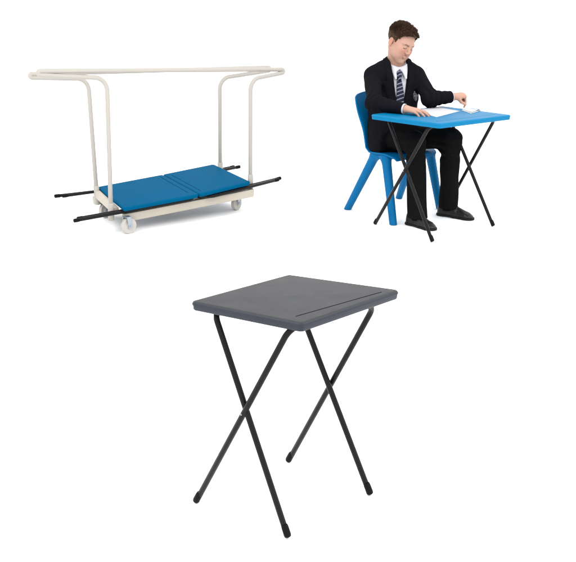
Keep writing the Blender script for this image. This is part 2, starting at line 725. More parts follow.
# posts: straight up, then bent outwards to meet the hand rail above
RL = {'n': ((-0.958, -0.148, 1.074), (0.846, -0.170, 0.980)), 'f': ((-0.885, 0.190, 1.022), (0.942, 0.150, 0.962))}
posts = [((-0.555, -0.205, 0.085), (-0.513, -0.165, 1.004), RL['n'][0], 0.0),
         ((-0.475, 0.187, 0.104), (-0.489, 0.186, 0.966), RL['f'][0], 0.0),
         ((0.538, -0.201, 0.150), (0.540, -0.215, 0.934), RL['n'][1], 0.0),
         ((0.531, 0.207, 0.155), (0.518, 0.164, 0.908), RL['f'][1], 0.0)]
for k, (lft, rgt) in enumerate(((posts[0], posts[2]), (posts[1], posts[3]))):
    dn = Vector((0, 0, -0.0235))
    el, er = Vector(lft[2]), Vector(rgt[2])
    path = [lft[0], lft[1], el + dn, el, er, er + dn, rgt[1], rgt[0]]
    v, f = tube(fillet(path, 0.085, 12), 0.0148, 18)
    o = link('side_frame', mesh_from(v, f), M['cream'], trolley)
    for b, t, e, _ in (lft, rgt):
        B, T_ = Vector(b), Vector(t)
        d = (T_ - B).normalized()
        hi = 0.115 if b[1] < 0 else 0.135
        lo = 0.002 if b[0] < 0 else 0.0
        v, f = lathe([(0.0182, lo), (0.0196, lo + 0.002), (0.0196, hi - 0.003), (0.0165, hi), (0.0149, hi + 0.0005)], B - d * 0.002, d, 22)
        link('socket', mesh_from(v, f), M['cream'], o)

# castors
for u, v, yaw in ((-0.488, -0.290, 0.15), (0.445, -0.140, 0.5), (-0.43, 0.19, 0.3), (0.44, 0.2, 0.1)):
    zb = zt(u, v, -0.12)
    ca = bpy.data.objects.new('castor', None)
    C.objects.link(ca)
    ca.parent = trolley
    ax = Vector((math.sin(yaw), -math.cos(yaw), 0))
    tr = 0.018
    wc = Vector((u + math.cos(yaw) * tr, v + math.sin(yaw) * tr, 0.0541))
    w = lathe([(r_ * 1.07, h_) for r_, h_ in [(0.012, -0.019), (0.020, -0.019), (0.022, -0.013), (0.041, -0.012), (0.0475, -0.0145), (0.0500, -0.011), (0.0505, 0), (0.0500, 0.011), (0.0475, 0.0145), (0.041, 0.012), (0.022, 0.013), (0.020, 0.019), (0.012, 0.019)]], wc, ax, 40)
    link('wheel', sharp(mesh_from(*w), 30), M['nylon'], ca)
    fork = []
    low = zb < 0.114                                   # deck too low above the wheel: the castor hangs on a side bracket
    zc = 0.116 if low else min(zb - 0.004, 0.122)
    head = Vector((wc.x - 0.010 * math.cos(yaw), wc.y - 0.010 * math.sin(yaw), zc))
    for s_ in (-1, 1):
        p0 = wc + ax * s_ * 0.0240
        p1 = head + ax * s_ * 0.0240
        fork.append(box_between(p0 - Vector((0, 0, 0.012)), p1, 0.003, 0.032, 0.001, up=(math.cos(yaw), math.sin(yaw), 0)))
    fork.append(box_between(head - ax * 0.0255, head + ax * 0.0255, 0.036, 0.005, 0.001))
    if low:
        side = Vector((head.x, -0.262 if v < 0 else 0.207, zc))
        fork.append(box_between(head, side, 0.045, 0.004, 0.001))
    else:
        fork.append(lathe([(0.018, 0), (0.018, max(0.004, zb - zc))], head, (0, 0, 1), 18))
    fork.append(lathe([(0.0085, -0.0285), (0.0085, 0.0285)], wc, ax, 16))
    link('fork', join_meshes(fork), M['fork'], ca, False)
for u, v in ((0.435, -0.145), (0.43, 0.2)):
    zb = zt(u, v, -0.121)
    link('castor_plate', mesh_from(*box_between((u - 0.042, v, zb), (u + 0.042, v, zb), 0.07, 0.004, 0.001)), M['fork'], trolley, False)

# two folded desks lying on the deck
seam0, seam1 = (0.045, -0.335), (0.075, 0.268)


def folded(P, grooves, legs, label):
    d = thing('folded_exam_desk', label, 'desk', 'trolley', (sum(p[0] for p in P) / 4, sum(p[1] for p in P) / 4, zt(P[0][0], P[0][1], -0.055)), 'folded blue exam desks lying on the trolley')
    PP = [(x, y, zt(x, y)) for x, y in P]
    me = desk_top(PP, 0.026, [((a[0], a[1], zt(*a)), (b[0], b[1], zt(*b)), w, dp) for a, b, w, dp in grooves], 0.02)
    sharp(me, 40)
    link('tabletop', me, M['blue_fold'], d)
    for (a, b, c_, e) in legs:
        pts = [(x, y, zt(x, y, -0.0425) + (0.032 if x < -0.5 and y > 0 else 0)) for x, y in (a, b, c_, e)]
        v, f = tube(fillet(pts, 0.04, 8), 0.0112, 16)
        o = link('leg_frame', mesh_from(v, f), M['tube'], d)
        for p, p2 in ((pts[0], pts[1]), (pts[3], pts[2])):
            p, p2 = Vector(p), Vector(p2)
            dd = (p2 - p).normalized()
            v, f = lathe([(0.008, -0.006), (0.0122, -0.003), (0.0130, 0.004), (0.0127, 0.03), (0.0115, 0.034)], p, dd, 18)
            link('foot_cap', mesh_from(v, f), M['cap'], o)
    return d


gp = 0.0015
folded([(-0.517, -0.323), (seam0[0] - gp, seam0[1] + 0.004), (seam1[0] - gp, seam1[1] - 0.012), (-0.447, 0.236)],
       [((-0.005, -0.27), (0.028, 0.20), 0.006, 0.005)],
       [((-0.835, -0.262), (0.03, -0.286), (0.05, 0.205), (-0.72, 0.192)), ((-0.800, -0.234), (-0.06, -0.262), (-0.03, 0.178), (-0.765, 0.218))],
       'folded blue desk on the left half of the trolley deck, black legs sticking out left')
folded([(seam0[0] + gp, seam0[1] + 0.005), (0.497, -0.272), (0.526, 0.294), (seam1[0] + gp, seam1[1] - 0.01)],
       [((0.090, -0.27), (0.118, 0.20), 0.006, 0.005)],
       [((0.800, -0.195), (0.075, -0.285), (0.10, 0.232), (0.690, 0.270)), ((0.765, -0.220), (0.13, -0.312), (0.16, 0.206), (0.725, 0.246))],
       'folded blue desk on the right half of the trolley deck, black legs sticking out right')

# ------------------------------------------------------------------ chair
chair = thing('school_chair', 'bright blue moulded plastic school chair under the seated boy', 'chair', 'boy', (-0.5, 0.1, 0))
# shell: profile of (u, z) from front lip over the seat up the back; each with half width
SP = [(-0.268, 0.425), (-0.272, 0.448), (-0.295, 0.462), (-0.36, 0.460), (-0.44, 0.452), (-0.515, 0.452), (-0.556, 0.478), (-0.574, 0.535), (-0.592, 0.60), (-0.622, 0.665), (-0.650, 0.725), (-0.675, 0.79), (-0.692, 0.838), (-0.699, 0.852)]
SW = [0.178, 0.196, 0.212, 0.222, 0.222, 0.220, 0.218, 0.220, 0.224, 0.230, 0.234, 0.232, 0.220, 0.196]
cv = 0.066
nv = 17
V, F = [], []
for i, ((u, z), w) in enumerate(zip(SP, SW)):
    for k in range(nv):
        s = 2 * k / (nv - 1) - 1
        e = abs(s) ** 3
        # seat dishes down, back curls forwards at its sides
        back = min(1, max(0, (i - 4) / 5))
        back = back * back * (3 - 2 * back)
        uu = u + back * 0.030 * e
        zz = z + (1 - back) * (0.012 * e if 2 < i else -0.004 * e)
        if i >= 12:
            zz -= 0.016 * e
        V.append((uu, cv + s * w, zz))
for i in range(len(SP) - 1):
    for k in range(nv - 1):
        a = i * nv + k
        F.append((a, a + 1, a + nv + 1, a + nv))
me = mesh_from(V, F)
sh = link('shell', me, M['chair'], chair)
md = sh.modifiers.new('thick', 'SOLIDIFY')
md.thickness = 0.013
md.offset = -1
md = sh.modifiers.new('round', 'BEVEL')
md.width = 0.004
md.segments = 2
md.limit_method = 'ANGLE'
md = sh.modifiers.new('smooth', 'SUBSURF')
md.levels = 1
md.render_levels = 2


def leg_sdf(top, foot, r0, r1, web):
    top, foot, web = V3(top), V3(foot), V3(web)
    ax = (foot - top) / np.linalg.norm(foot - top)

    def f(P):
        d = rcone(P, top, foot + ax * 0.03, r0, r1)
        d = smin(d, rcone(P, top + V3((0, 0, 0.0)), web, r0 * 0.85, r0 * 0.7), 0.035)
        d = smax(d, -(P[:, 2] - 0.0015), 0.004)
        d = smax(d, P[:, 2] - 0.455, 0.004)
        return d
    return f


LEGS = [((-0.375, -0.118, 0.438), (-0.222, -0.172, 0), (-0.44, -0.115, 0.440)),
        ((-0.490, -0.112, 0.438), (-0.752, -0.138, 0), (-0.43, -0.115, 0.440)),
        ((-0.340, 0.262, 0.438), (-0.368, 0.415, 0), (-0.44, 0.258, 0.440)),
        ((-0.490, 0.256, 0.438), (-0.795, 0.405, 0), (-0.43, 0.258, 0.440))]
for t, ft, w in LEGS:
    f_ = leg_sdf(t, ft, 0.034, 0.0255, w)
    lo = np.minimum(np.minimum(V3(t), V3(ft)), V3(w)) - 0.06
    hi = np.maximum(np.maximum(V3(t), V3(ft)), V3(w)) + 0.06
    me, _ = sdf_mesh(f_, lo, hi, 0.0045)
    link('leg', me, M['chair'], chair)
# side rails and cross rail under the seat
v1, f1 = box_between((-0.35, 0.258, 0.437), (-0.35, -0.115, 0.437), 0.03, 0.024, 0.008)
v2, f2 = box_between((-0.50, 0.258, 0.437), (-0.50, -0.115, 0.437), 0.03, 0.024, 0.008)
link('seat_rib', join_meshes([(v1, f1), (v2, f2)]), M['chair'], chair)

# ------------------------------------------------------------------ the boy
boy = thing('person', 'boy in black blazer and striped tie, sitting at the blue desk and reading', 'person', 'boy', (-0.48, 0.08, 0))

# joints in desk coordinates (u forward, v to his left, z up)
SHR, SHL = V3((-0.546, -0.106, 0.960)), V3((-0.432, 0.205, 0.955))
ELR, ELL = V3((-0.335, -0.272, 0.818)), V3((-0.232, 0.140, 0.826))
WRR, WRL = V3((-0.120, -0.196, 0.801)), V3((-0.188, 0.304, 0.832))
HPR, HPL = V3((-0.50, 0.0, 0.535)), V3((-0.50, 0.17, 0.535))
KNR, KNL = V3((-0.180, -0.038, 0.562)), V3((-0.105, 0.225, 0.566))
ANR, ANL = V3((-0.098, -0.070, 0.085)), V3((-0.170, 0.295, 0.085))
TF = V3((0.91, -0.42, 0))
TF /= np.linalg.norm(TF)                                   # chest faces this way
TS = V3((-TF[1], TF[0], 0))                                # his left
TU = V3((0, 0, 1))
TM = np.stack([TF, TS, TU], 1)
TC = V3((-0.488, 0.058, 0))                                # torso axis in plan


def T(f, s, z, lean=True):
    """Torso coordinates to desk coordinates; the spine leans a little forward towards the top."""
    c = TC + (z - 0.8) * V3((0.03, -0.01, 0)) if z > 0.8 else TC + (0.8 - z) * V3((-0.03, 0.08, 0))
    return c + TF * f + TS * s + TU * z


def torso(P, g):
    d = ell(P, T(-0.005, 0, 0.845), (0.098 + g, 0.150 + g, 0.150 + g), TM)
    d = smin(d, ell(P, T(0.0, 0, 0.67), (0.100 + g, 0.145 + g, 0.17 + g), TM), 0.06)
    d = smin(d, rcone(P, SHR + V3((0.03, 0.065, 0.010)), SHL - V3((0.03, 0.065, -0.012)), 0.056 + g, 0.056 + g), 0.07)
    nb = T(-0.050, 0, 1.045)
    d = smin(d, rcone(P, nb, SHR + V3((0.008, 0.02, 0.022)), 0.048 + g * 0.7, 0.040 + g), 0.05)
    d = smin(d, rcone(P, nb, SHL + V3((-0.008, -0.02, 0.024)), 0.044 + g * 0.7, 0.036 + g), 0.05)
    d = smin(d, ell(P, (-0.495, 0.085, 0.535), (0.125 + g, 0.165 + g, 0.085 + g)), 0.06)
    return d


def arm(P, sh, el, wr, r0, r1, r2, k=0.03):
    d = rcone(P, sh, el, r0, r1)
    return smin(d, rcone(P, el, wr, r1, r2), k)


def leg(P, hp, kn, an, r0, r1, r2, k=0.04):
    d = rcone(P, hp, kn, r0, r1)
    return smin(d, rcone(P, kn, an, r1, r2), k)


# --- head frame
HC = V3((-0.446, 0.053, 1.186))
yaw, pit, rol = R(-3), R(25), R(-13)
Hf = V3((math.cos(yaw) * math.cos(pit), math.sin(yaw) * math.cos(pit), -math.sin(pit)))
Hs = V3((-math.sin(yaw), math.cos(yaw), 0))
Hu = np.cross(Hf, Hs)
Hs, Hu = Hs * math.cos(rol) + Hu * math.sin(rol), Hu * math.cos(rol) - Hs * math.sin(rol)
HM = np.stack([Hf, Hs, Hu], 1)
HSC = 0.965


def HL(P):
    return (P - HC) @ HM / HSC


def HW(q):
    return HC + HM @ (V3(q) * HSC)


def head_local(q):
    a = q.copy()
    a[:, 1] = np.abs(a[:, 1])                             # symmetric
    d = ell(a, (-0.024, 0, 0.038), (0.109, 0.080, 0.080))
    d = smin(d, ell(a, (0.028, 0, -0.020), (0.062, 0.064, 0.085)), 0.03)
    d = smin(d, rcone(a, (-0.022, 0.054, -0.048), (0.060, 0.014, -0.098), 0.021, 0.018), 0.035)
    d = smin(d, ell(a, (0.072, 0, -0.101), (0.020, 0.020, 0.017)), 0.02)                   # chin
    d = smin(d, ell(a, (0.060, 0.040, -0.022), (0.024, 0.020, 0.022)), 0.03)               # cheeks, smiling
    d = smin(d, ell(a, (0.054, 0.032, -0.060), (0.029, 0.023, 0.028)), 0.03)
    d = smin(d, rcone(a, (0.081, 0.008, 0.030), (0.070, 0.045, 0.026), 0.010, 0.008), 0.018)  # brow ridge
    d = smax(d, -ell(a, (0.098, 0.032, 0.008), (0.016, 0.017, 0.012)), 0.014)               # eye socket
    d = smin(d, ell(a, (0.0755, 0.032, 0.006), (0.0125, 0.0145, 0.0115)), 0.004)            # lidded eye
    d = smin(d, rcone(a, (0.088, 0, 0.020), (0.109, 0, -0.022), 0.0065, 0.0105), 0.012)     # nose
    d = smin(d, ell(a, (0.101, 0.0115, -0.026), (0.011, 0.0075, 0.0075)), 0.007)
    d = smax(d, -ell(a, (0.105, 0.0075, -0.0360), (0.0045, 0.0028, 0.0028)), 0.003)
    d = smin(d, rcone(a, (0.0955, 0, -0.0535), (0.0835, 0.030, -0.0460), 0.0060, 0.0034), 0.006)  # upper lip, corner raised
    d = smin(d, rcone(a, (0.0930, 0, -0.0665), (0.0830, 0.027, -0.0510), 0.0072, 0.0036), 0.006)  # lower lip
    d = smax(d, -rcone(a, (0.1020, 0, -0.0600), (0.0865, 0.032, -0.0480), 0.0012, 0.0008), 0.002)
    # ears
    ea = ell(a, (-0.024, 0.0800, -0.011), (0.0190, 0.0080, 0.0300))
    ea = smax(ea, -ell(a, (-0.019, 0.0880, -0.009), (0.0105, 0.0060, 0.0180)), 0.005)
    ea = smin(ea, ell(a, (-0.014, 0.0770, -0.034), (0.0085, 0.0065, 0.0090)), 0.006)
    d = smin(d, ea, 0.006)
    return d


def make_hand(W, d, n, s, curls, spread=1.0, sc=1.0, thumb=(0.75, 0.62, -0.25), thumb_curl=20):
    """Wrist W, finger direction d, back-of-hand normal n, thumb side s. curls: (mcp, pip, dip) degrees for index..little."""
    d, n, s = V3(d), V3(n), V3(s)
    d /= np.linalg.norm(d)
    n -= d * (n @ d)
    n /= np.linalg.norm(n)
    s0 = np.cross(n, d)
    s = s0 if s0 @ s > 0 else -s0
    prim = []
    base_off = [0.027, 0.009, -0.009, -0.025]
    base_len = [0.082, 0.086, 0.082, 0.074]
    lens = [(0.040, 0.024, 0.019), (0.044, 0.028, 0.020), (0.041, 0.026, 0.019), (0.032, 0.020, 0.017)]
    rad = [0.0086, 0.0088, 0.0084, 0.0074]
    palm = []
    for i in range(4):
        b = W + (d * base_len[i] + s * base_off[i] + n * (0.004 if i in (1, 2) else 0.0)) * sc
        palm.append((W + (s * base_off[i] * 0.55 + d * 0.008) * sc, b, 0.0155 * sc, 0.0112 * sc))
        fan = math.radians([5, 1, -3, -8][i] * spread)
        dir0 = d * math.cos(fan) + s * math.sin(fan)
        ang = 0
        p = b
        ch = []
        for L, cu, k in zip(lens[i], curls[i], range(3)):
            ang += math.radians(cu)
            dd = dir0 * math.cos(ang) - n * math.sin(ang)
            q_ = p + dd * L * sc
            r0 = rad[i] * (1.0 - 0.10 * k) * sc
            r1 = rad[i] * (0.90 - 0.10 * k) * sc
            ch.append((p, q_, r0 * (1.1 if k == 0 else 1.04), r1))
            p = q_
        prim.append(ch)
    tb = W + (d * 0.024 + s * 0.026 - n * 0.006) * sc
    tv = d * thumb[0] + s * thumb[1] + n * thumb[2]
    tv /= np.linalg.norm(tv)
    p1 = tb + tv * 0.040 * sc
    tv2 = tv * math.cos(math.radians(thumb_curl)) + (d * 0.9 - s * 0.45) * math.sin(math.radians(thumb_curl))
    tv2 /= np.linalg.norm(tv2)
    p2 = p1 + tv2 * 0.030 * sc
    p3 = p2 + tv2 * 0.022 * sc
    th = [(tb, p1, 0.0135 * sc, 0.0105 * sc), (p1, p2, 0.0105 * sc, 0.0092 * sc), (p2, p3, 0.0094 * sc, 0.0072 * sc)]

    def f(P):
        D = None
        for a, b, r0, r1 in palm:
            e = rcone(P, a, b, r0, r1)
            D = e if D is None else smin(D, e, 0.014)
        t = rcone(P, *th[0])
        for a in th[1:]:
            t = smin(t, rcone(P, *a), 0.005)
        D = smin(D, t, 0.014)
        for ch in prim:
            e = rcone(P, *ch[0])
            for a in ch[1:]:
                e = smin(e, rcone(P, *a), 0.004)
            D = smin(D, e, 0.005)
        return D
    tips = [c[-1][1] for c in prim] + [p3]
    return f, tips


HSIZE = 0.98
handR, tipsR = make_hand(WRR + V3((0.008, 0.002, 0.0)), (0.97, 0.23, -0.07), (0.10, -0.12, 1), (-0.2, 1, 0),
                         [(6, 16, 10), (5, 20, 12), (7, 24, 14), (10, 26, 16)], 1.3, HSIZE, (0.80, 0.60, -0.20), 15)
handL, tipsL = make_hand(WRL + V3((-0.002, 0.010, 0.003)), (0.18, 0.97, 0.06), (0.30, -0.10, 1), (1, -0.1, 0),
                         [(74, 16, 10), (72, 92, 50), (74, 95, 50), (76, 95, 50)], 0.4, HSIZE, (0.72, 0.22, -0.75), 32)


def body_sdf(P):
    d = torso(P, -0.012)
    # neck
    d = smin(d, rcone(P, T(-0.045, 0, 0.985), HW((-0.036, 0, -0.040)), 0.0575, 0.050), 0.035)
    q = HL(P)
    far = np.linalg.norm(q, axis=1) - 0.13
    dh = far * HSC
    near = far < 0.06
    if near.any():
        dh[near] = head_local(q[near]) * HSC
    d = smin(d, dh, 0.022)
    for sh_, el_, wr_, hf in ((SHR, ELR, WRR, handR), (SHL, ELL, WRL, handL)):
        a = arm(P, sh_, el_, wr_, 0.044, 0.035, 0.0235)
        cw = wr_
        nr = np.linalg.norm(P - cw, axis=1) < 0.28
        if nr.any():
            a[nr] = smin(a[nr], hf(P[nr]), 0.02)
        d = smin(d, a, 0.03)
    for hp, kn, an in ((HPR, KNR, ANR), (HPL, KNL, ANL)):
        d = smin(d, leg(P, hp, kn, an, 0.070, 0.048, 0.033), 0.03)
    return d




def warp(G):
    W = G.copy()
    W[:, 2] = np.where(G[:, 2] < 0.70, 0.70 + (G[:, 2] - 0.70) * 2.0, G[:, 2])
    return W


me, pos = sdf_mesh(lambda G: body_sdf(warp(G)), (-0.75, -0.42, 0.35), (0.14, 0.60, 1.36), 0.0024)
pos = warp(pos)
me.vertices.foreach_set('co', pos.ravel())
q = HL(pos)
tint = np.ones((len(pos), 4))


def paint(w, col):
    global tint
    w = np.clip(w, 0, 1)[:, None]
    tint[:, :3] = tint[:, :3] * (1 - w) + tint[:, :3] * V3(col) * w


qa = q.copy()
qa[:, 1] = np.abs(qa[:, 1])


def soft(d, w):
    return np.clip(1 - d / w, 0, 1)


front = (q[:, 0] > 0.05)
paint(soft(np.linalg.norm((qa - V3((0.075, 0.040, -0.025))) / V3((1, 1, 0.9)), axis=1) - 0.012, 0.025) * 0.6, (1.0, 0.74, 0.68))
paint(soft(np.linalg.norm((qa - V3((-0.022, 0.083, -0.016))) / V3((1, 1, 1.3)), axis=1) - 0.018, 0.012) * 0.6, (1.0, 0.74, 0.70))
paint(soft(np.linalg.norm(q - V3((0.112, 0, -0.024)), axis=1) - 0.008, 0.012) * 0.4, (1.0, 0.78, 0.74))
lip = np.minimum(rcone(qa, (0.0965, 0, -0.0535), (0.0845, 0.029, -0.0460), 0.0062, 0.0036), rcone(qa, (0.0940, 0, -0.0665), (0.0840, 0.026, -0.0510), 0.0074, 0.0038))
paint(soft(lip, 0.0022) * 0.7, (0.90, 0.62, 0.60))
mouth = rcone(qa, (0.1005, 0, -0.0600), (0.0865, 0.031, -0.0482), 0.0030, 0.0020)
paint(soft(mouth, 0.0015) * 0.6, (0.55, 0.36, 0.34))
teeth = rcone(qa, (0.1000, 0, -0.0592), (0.0930, 0.020, -0.0535), 0.0024, 0.0014)
paint(soft(teeth, 0.0012), (1.9, 3.2, 3.8))
brow = rcone(qa, (0.090, 0.016, 0.0235), (0.080, 0.036, 0.0270), 0.0036, 0.0034)
brow = np.minimum(brow, rcone(qa, (0.084, 0.036, 0.0270), (0.070, 0.053, 0.0230), 0.0034, 0.0020))
paint(soft(brow, 0.004) * 0.72, (0.26, 0.24, 0.24))
lash = rcone(qa, (0.0865, 0.0200, 0.0005), (0.0895, 0.032, -0.0040), 0.0018, 0.0024)
lash = np.minimum(lash, rcone(qa, (0.0895, 0.032, -0.0040), (0.0825, 0.0460, 0.0000), 0.0024, 0.0016))
paint(soft(lash, 0.0022) * 0.9, (0.14, 0.11, 0.11))
for tp in tipsR + tipsL:
    paint(soft(np.linalg.norm(pos - tp, axis=1) - 0.008, 0.01) * 0.4, (1.0, 0.80, 0.76))
ca_ = me.color_attributes.new('tint', 'FLOAT_COLOR', 'POINT')
if len(ca_.data) == len(pos):
    ca_.data.foreach_set('color', tint.ravel())
link('body', me, M['skin'], boy)

# --- hair: a short cropped cap with a quiff and many separate locks


def hair_region(q):
    """Signed extent of the hair over the skull in head coordinates (negative = has hair)."""
    x, y, z = q[:, 0], np.abs(q[:, 1]), q[:, 2]
    front_line = 0.070 - 0.010 * np.exp(-(y / 0.03) ** 2)
    # hairline height as a function of x: low at nape, above the ear, sideburn, temple, forehead
    zl = np.interp(x, [-0.12, -0.085, -0.045, -0.030, -0.012, 0.004, 0.016, 0.024, 0.040, 0.065, 0.085, 0.12],
                   [-0.060, -0.055, -0.045, -0.025, 0.024, 0.012, -0.004, 0.036, 0.064, 0.084, 0.092, 0.098])
    return zl - z


def scalp(q):
    return ell(q, (-0.024, 0, 0.038), (0.109, 0.080, 0.080))


def hair_sdf(P):
    q = HL(P)
    far = np.linalg.norm(q - V3((0, 0, 0.03)), axis=1) - 0.15
    d = np.maximum(far, 0.01)
    nr = far < 0.03
    if nr.any():
        a = q[nr]
        top = np.clip((a[:, 2] - 0.03) / 0.08, 0, 1)
        thick = 0.0045 + 0.0045 * top + 0.006 * np.clip((a[:, 0] + 0.01) / 0.08, 0, 1) * top
        thick = thick + 0.0022 * wob(a, 130, 1)
        h = scalp(a) - thick
        # quiff leaning forwards over the brow
        h = smin(h, ell(a, (0.052, 0.0, 0.101), (0.038, 0.050, 0.017), None), 0.02)
        d[nr] = smax(h, hair_region(a), 0.008)
    return d * HSC


lo = HC - 0.19
hi = HC + 0.19
hm, hp_ = sdf_mesh(hair_sdf, lo, hi, 0.0034)
hv = [tuple(p) for p in hp_]
hf_ = [tuple(p.vertices) for p in hm.polygons]
# locks
cand = rng.normal(size=(16000, 3))
cand /= np.linalg.norm(cand, axis=1)[:, None]
root = V3((-0.024, 0, 0.038)) + cand * V3((0.109, 0.080, 0.080))
ok = hair_region(root) < -0.002
root, nrm = root[ok][:6500], cand[ok][:6500]
extra, extra_f = [], []
for r0, nn in zip(root, nrm):
    top = min(1, max(0, (r0[2] - 0.03) / 0.08))
    fr = min(1, max(0, (r0[0] + 0.01) / 0.08))
    L = 0.009 + 0.012 * top + 0.018 * top * fr + random.uniform(-0.004, 0.008) * (0.3 + top)
    L *= 1.0 + 0.38 * float(np.sin(r0[0] * 170 + 2 * np.sin(r0[1] * 120)) * np.sin(r0[1] * 190 + r0[2] * 90)) * top
    tang = V3((0.75 + 0.2 * fr, random.uniform(-0.5, 0.5), 0.15 * top - 0.75 * (1 - top)))
    if r0[2] < 0.045:
        tang = V3((-0.35, random.uniform(-0.2, 0.2), -0.9))
    if fr > 0.5 and r0[2] > 0.05:
        tang = V3((0.85, random.uniform(-0.6, 0.4), 0.55))
    tang -= nn * (tang @ nn)
    up = nn * (0.32 + 0.62 * top) + tang * (1.0 - 0.30 * top) + rng.normal(size=3) * 0.18
    up /= np.linalg.norm(up)
    bend = tang * 0.35 + V3((0, 0, -0.12 * (1 - fr)))
    side = np.cross(up, nn + rng.normal(size=3) * 0.3)
    side /= np.linalg.norm(side) + 1e-9
    w = 0.0022 + 0.0016 * top
    b0 = r0 + nn * (0.001 + 0.005 * top + 0.017 * top * fr)
    i0 = len(hv) + len(extra)
    pts = [b0, b0 + up * L * 0.5 + bend * L * 0.10, b0 + up * L + bend * L * 0.35]
    nrm2 = np.cross(side, up)
    for k, (p, ww) in enumerate(zip(pts, (1.0, 0.8, 0.0))):
        if k < 2:
            extra += [tuple(HW(p + side * w * ww)), tuple(HW(p - side * w * ww)), tuple(HW(p + nrm2 * w * ww * 0.8))]
        else:
            extra.append(tuple(HW(p)))
    for k in range(3):
        a, b = i0 + k, i0 + (k + 1) % 3
        extra_f += [(a, b, b + 3, a + 3), (a + 3, b + 3, i0 + 6)]
hair_me = mesh_from(hv + extra, hf_ + extra_f)
link('hair', hair_me, M['hair'], boy)

# --- shirt with collar and cuffs
NB = T(-0.036, 0, 1.042)
NA = TU * 0.80 + TF * 0.60
NA = NA / np.linalg.norm(NA)
VN = 0.0


def tcoord(P):
    """Torso coordinates of points: forward, left, height."""
    z = P[:, 2]
    cx = np.where(z > 0.8, TC[0] + (z - 0.8) * 0.03, TC[0] - (0.8 - z) * 0.03)
    cy = np.where(z > 0.8, TC[1] - (z - 0.8) * 0.01, TC[1] + (0.8 - z) * 0.08)
    dx, dy = P[:, 0] - cx, P[:, 1] - cy
    return dx * TF[0] + dy * TF[1], dx * TS[0] + dy * TS[1], z


def shirt_sdf(P):
    d = torso(P, -0.003) + 0.0008 * wob(P, 60, 2)
    d = smin(d, rcone(P, NB - NA * 0.07, NB + NA * 0.01, 0.0615, 0.0608), 0.02)
    d = smax(d, 0.62 - P[:, 2], 0.01)
    return smax(d, (P - NB) @ NA - 0.004, 0.003)


me, _ = sdf_mesh(shirt_sdf, (-0.72, -0.2, 0.5), (-0.28, 0.36, 1.08), 0.0042)
shirt = link('shirt', me, M['shirt'], boy)



def collar_sdf(P):
    # stand round the neck
    q_ = P - NB
    hgt = q_ @ NA
    rad_ = np.linalg.norm(q_ - hgt[:, None] * NA, axis=1)
    fwd, lat, z = tcoord(P)
    prof_r = 0.0635 + 0.10 * np.maximum(0.016 - hgt, 0) * 1.6
    ring = np.maximum(np.abs(rad_ - prof_r) - 0.0034, np.maximum(-0.024 - hgt, hgt - 0.030))
    # front notch: the two points part in a V
    gap = 0.004 + np.maximum(0.016 - hgt, 0) * 0.55
    ring = np.where(fwd > -0.01, np.maximum(ring, gap - np.abs(lat)), ring)
    # points: tips reach down on to the chest
    d = ring
    for s in (-1, 1):
        a = T(0.050, 0.009 * s, 1.020)
        b = T(0.090, 0.036 * s, 0.958)
        c_ = T(0.016, 0.067 * s, 1.044)
        e = rcone(P, a, b, 0.006, 0.004)
        for k_ in (0.2, 0.4, 0.6, 0.8, 1.0):
            m_ = V3(a) * (1 - k_) + V3(c_) * k_ + TF * 0.012 * math.sin(k_ * math.pi)
            e = smin(e, rcone(P, m_, b, 0.008, 0.0045), 0.006)
        d = smin(d, e, 0.022)
    return d


me, _ = sdf_mesh(collar_sdf, NB - 0.13, NB + 0.13, 0.0030)
link('collar', me, M['shirt'], shirt)


def cuff(wr, el, a0, a1, r):
    ax = (wr - el) / np.linalg.norm(wr - el)
    v, f = lathe([(r - 0.008, a0 - 0.002), (r - 0.001, a0 - 0.001), (r, a0 + 0.003), (r * 0.99, a1 - 0.003), (r * 0.97, a1), (r * 0.90, a1 + 0.0005), (r * 0.86, a1 - 0.006)], wr, ax, 26)
    return mesh_from(v, f)


link('cuff', cuff(WRR, ELR, -0.05, -0.002, 0.0335), M['shirt'], shirt)
link('cuff', cuff(WRL, ELL, -0.05, -0.004, 0.0335), M['shirt'], shirt)


# --- tie
def tie_sdf(P):
    fwd, lat, z = tcoord(P)
    sh_ = shirt_sdf(P)
    lt = lat + 0.008 * np.clip((z - 0.85) / 0.1, 0, 1.3)
    w = np.interp(z, [0.70, 0.78, 0.90, 0.952, 0.962], [0.031, 0.030, 0.022, 0.015, 0.013])
    blade = np.maximum(np.abs(sh_ - 0.006) - 0.0045, np.maximum(np.abs(lt) - w, np.maximum(z - 0.968, 0.70 - z)))
    blade = np.where(fwd > 0, blade, 0.05)
    c_ = T(0.088, -0.008, 0.972)
    knot = rcone(P, c_ + V3((0, 0, 0.018)) - TF * 0.010, c_ - V3((0, 0, 0.016)), 0.0205, 0.0145)
    knot = smax(knot, np.abs(lt) - np.interp(z, [0.95, 0.99], [0.013, 0.022]), 0.006)
    return smin(blade, knot, 0.004)


me, _ = sdf_mesh(tie_sdf, T(0.05, 0, 0.69) - V3((0.15, 0.15, 0)), T(0.05, 0, 1.02) + V3((0.15, 0.15, 0)), 0.0030)
link('tie', me, M['tie'], boy)


# --- blazer
def blazer_base(P, g):
    d = torso(P, g)
    # skirt of the jacket over hips and lap sides
    d = smin(d, ell(P, (-0.510, 0.075, 0.540), (0.125 + g, 0.180 + g, 0.115 + g)), 0.05)
    d = smin(d, rcone(P, (-0.550, -0.020, 0.78), (-0.478, -0.070, 0.51), 0.082 + g, 0.078 + g), 0.05)
    d = smin(d, rcone(P, T(-0.045, -0.05, 1.035), SHR + V3((-0.006, -0.014, 0.030)), 0.030 + g, 0.026 + g), 0.03)
    return d


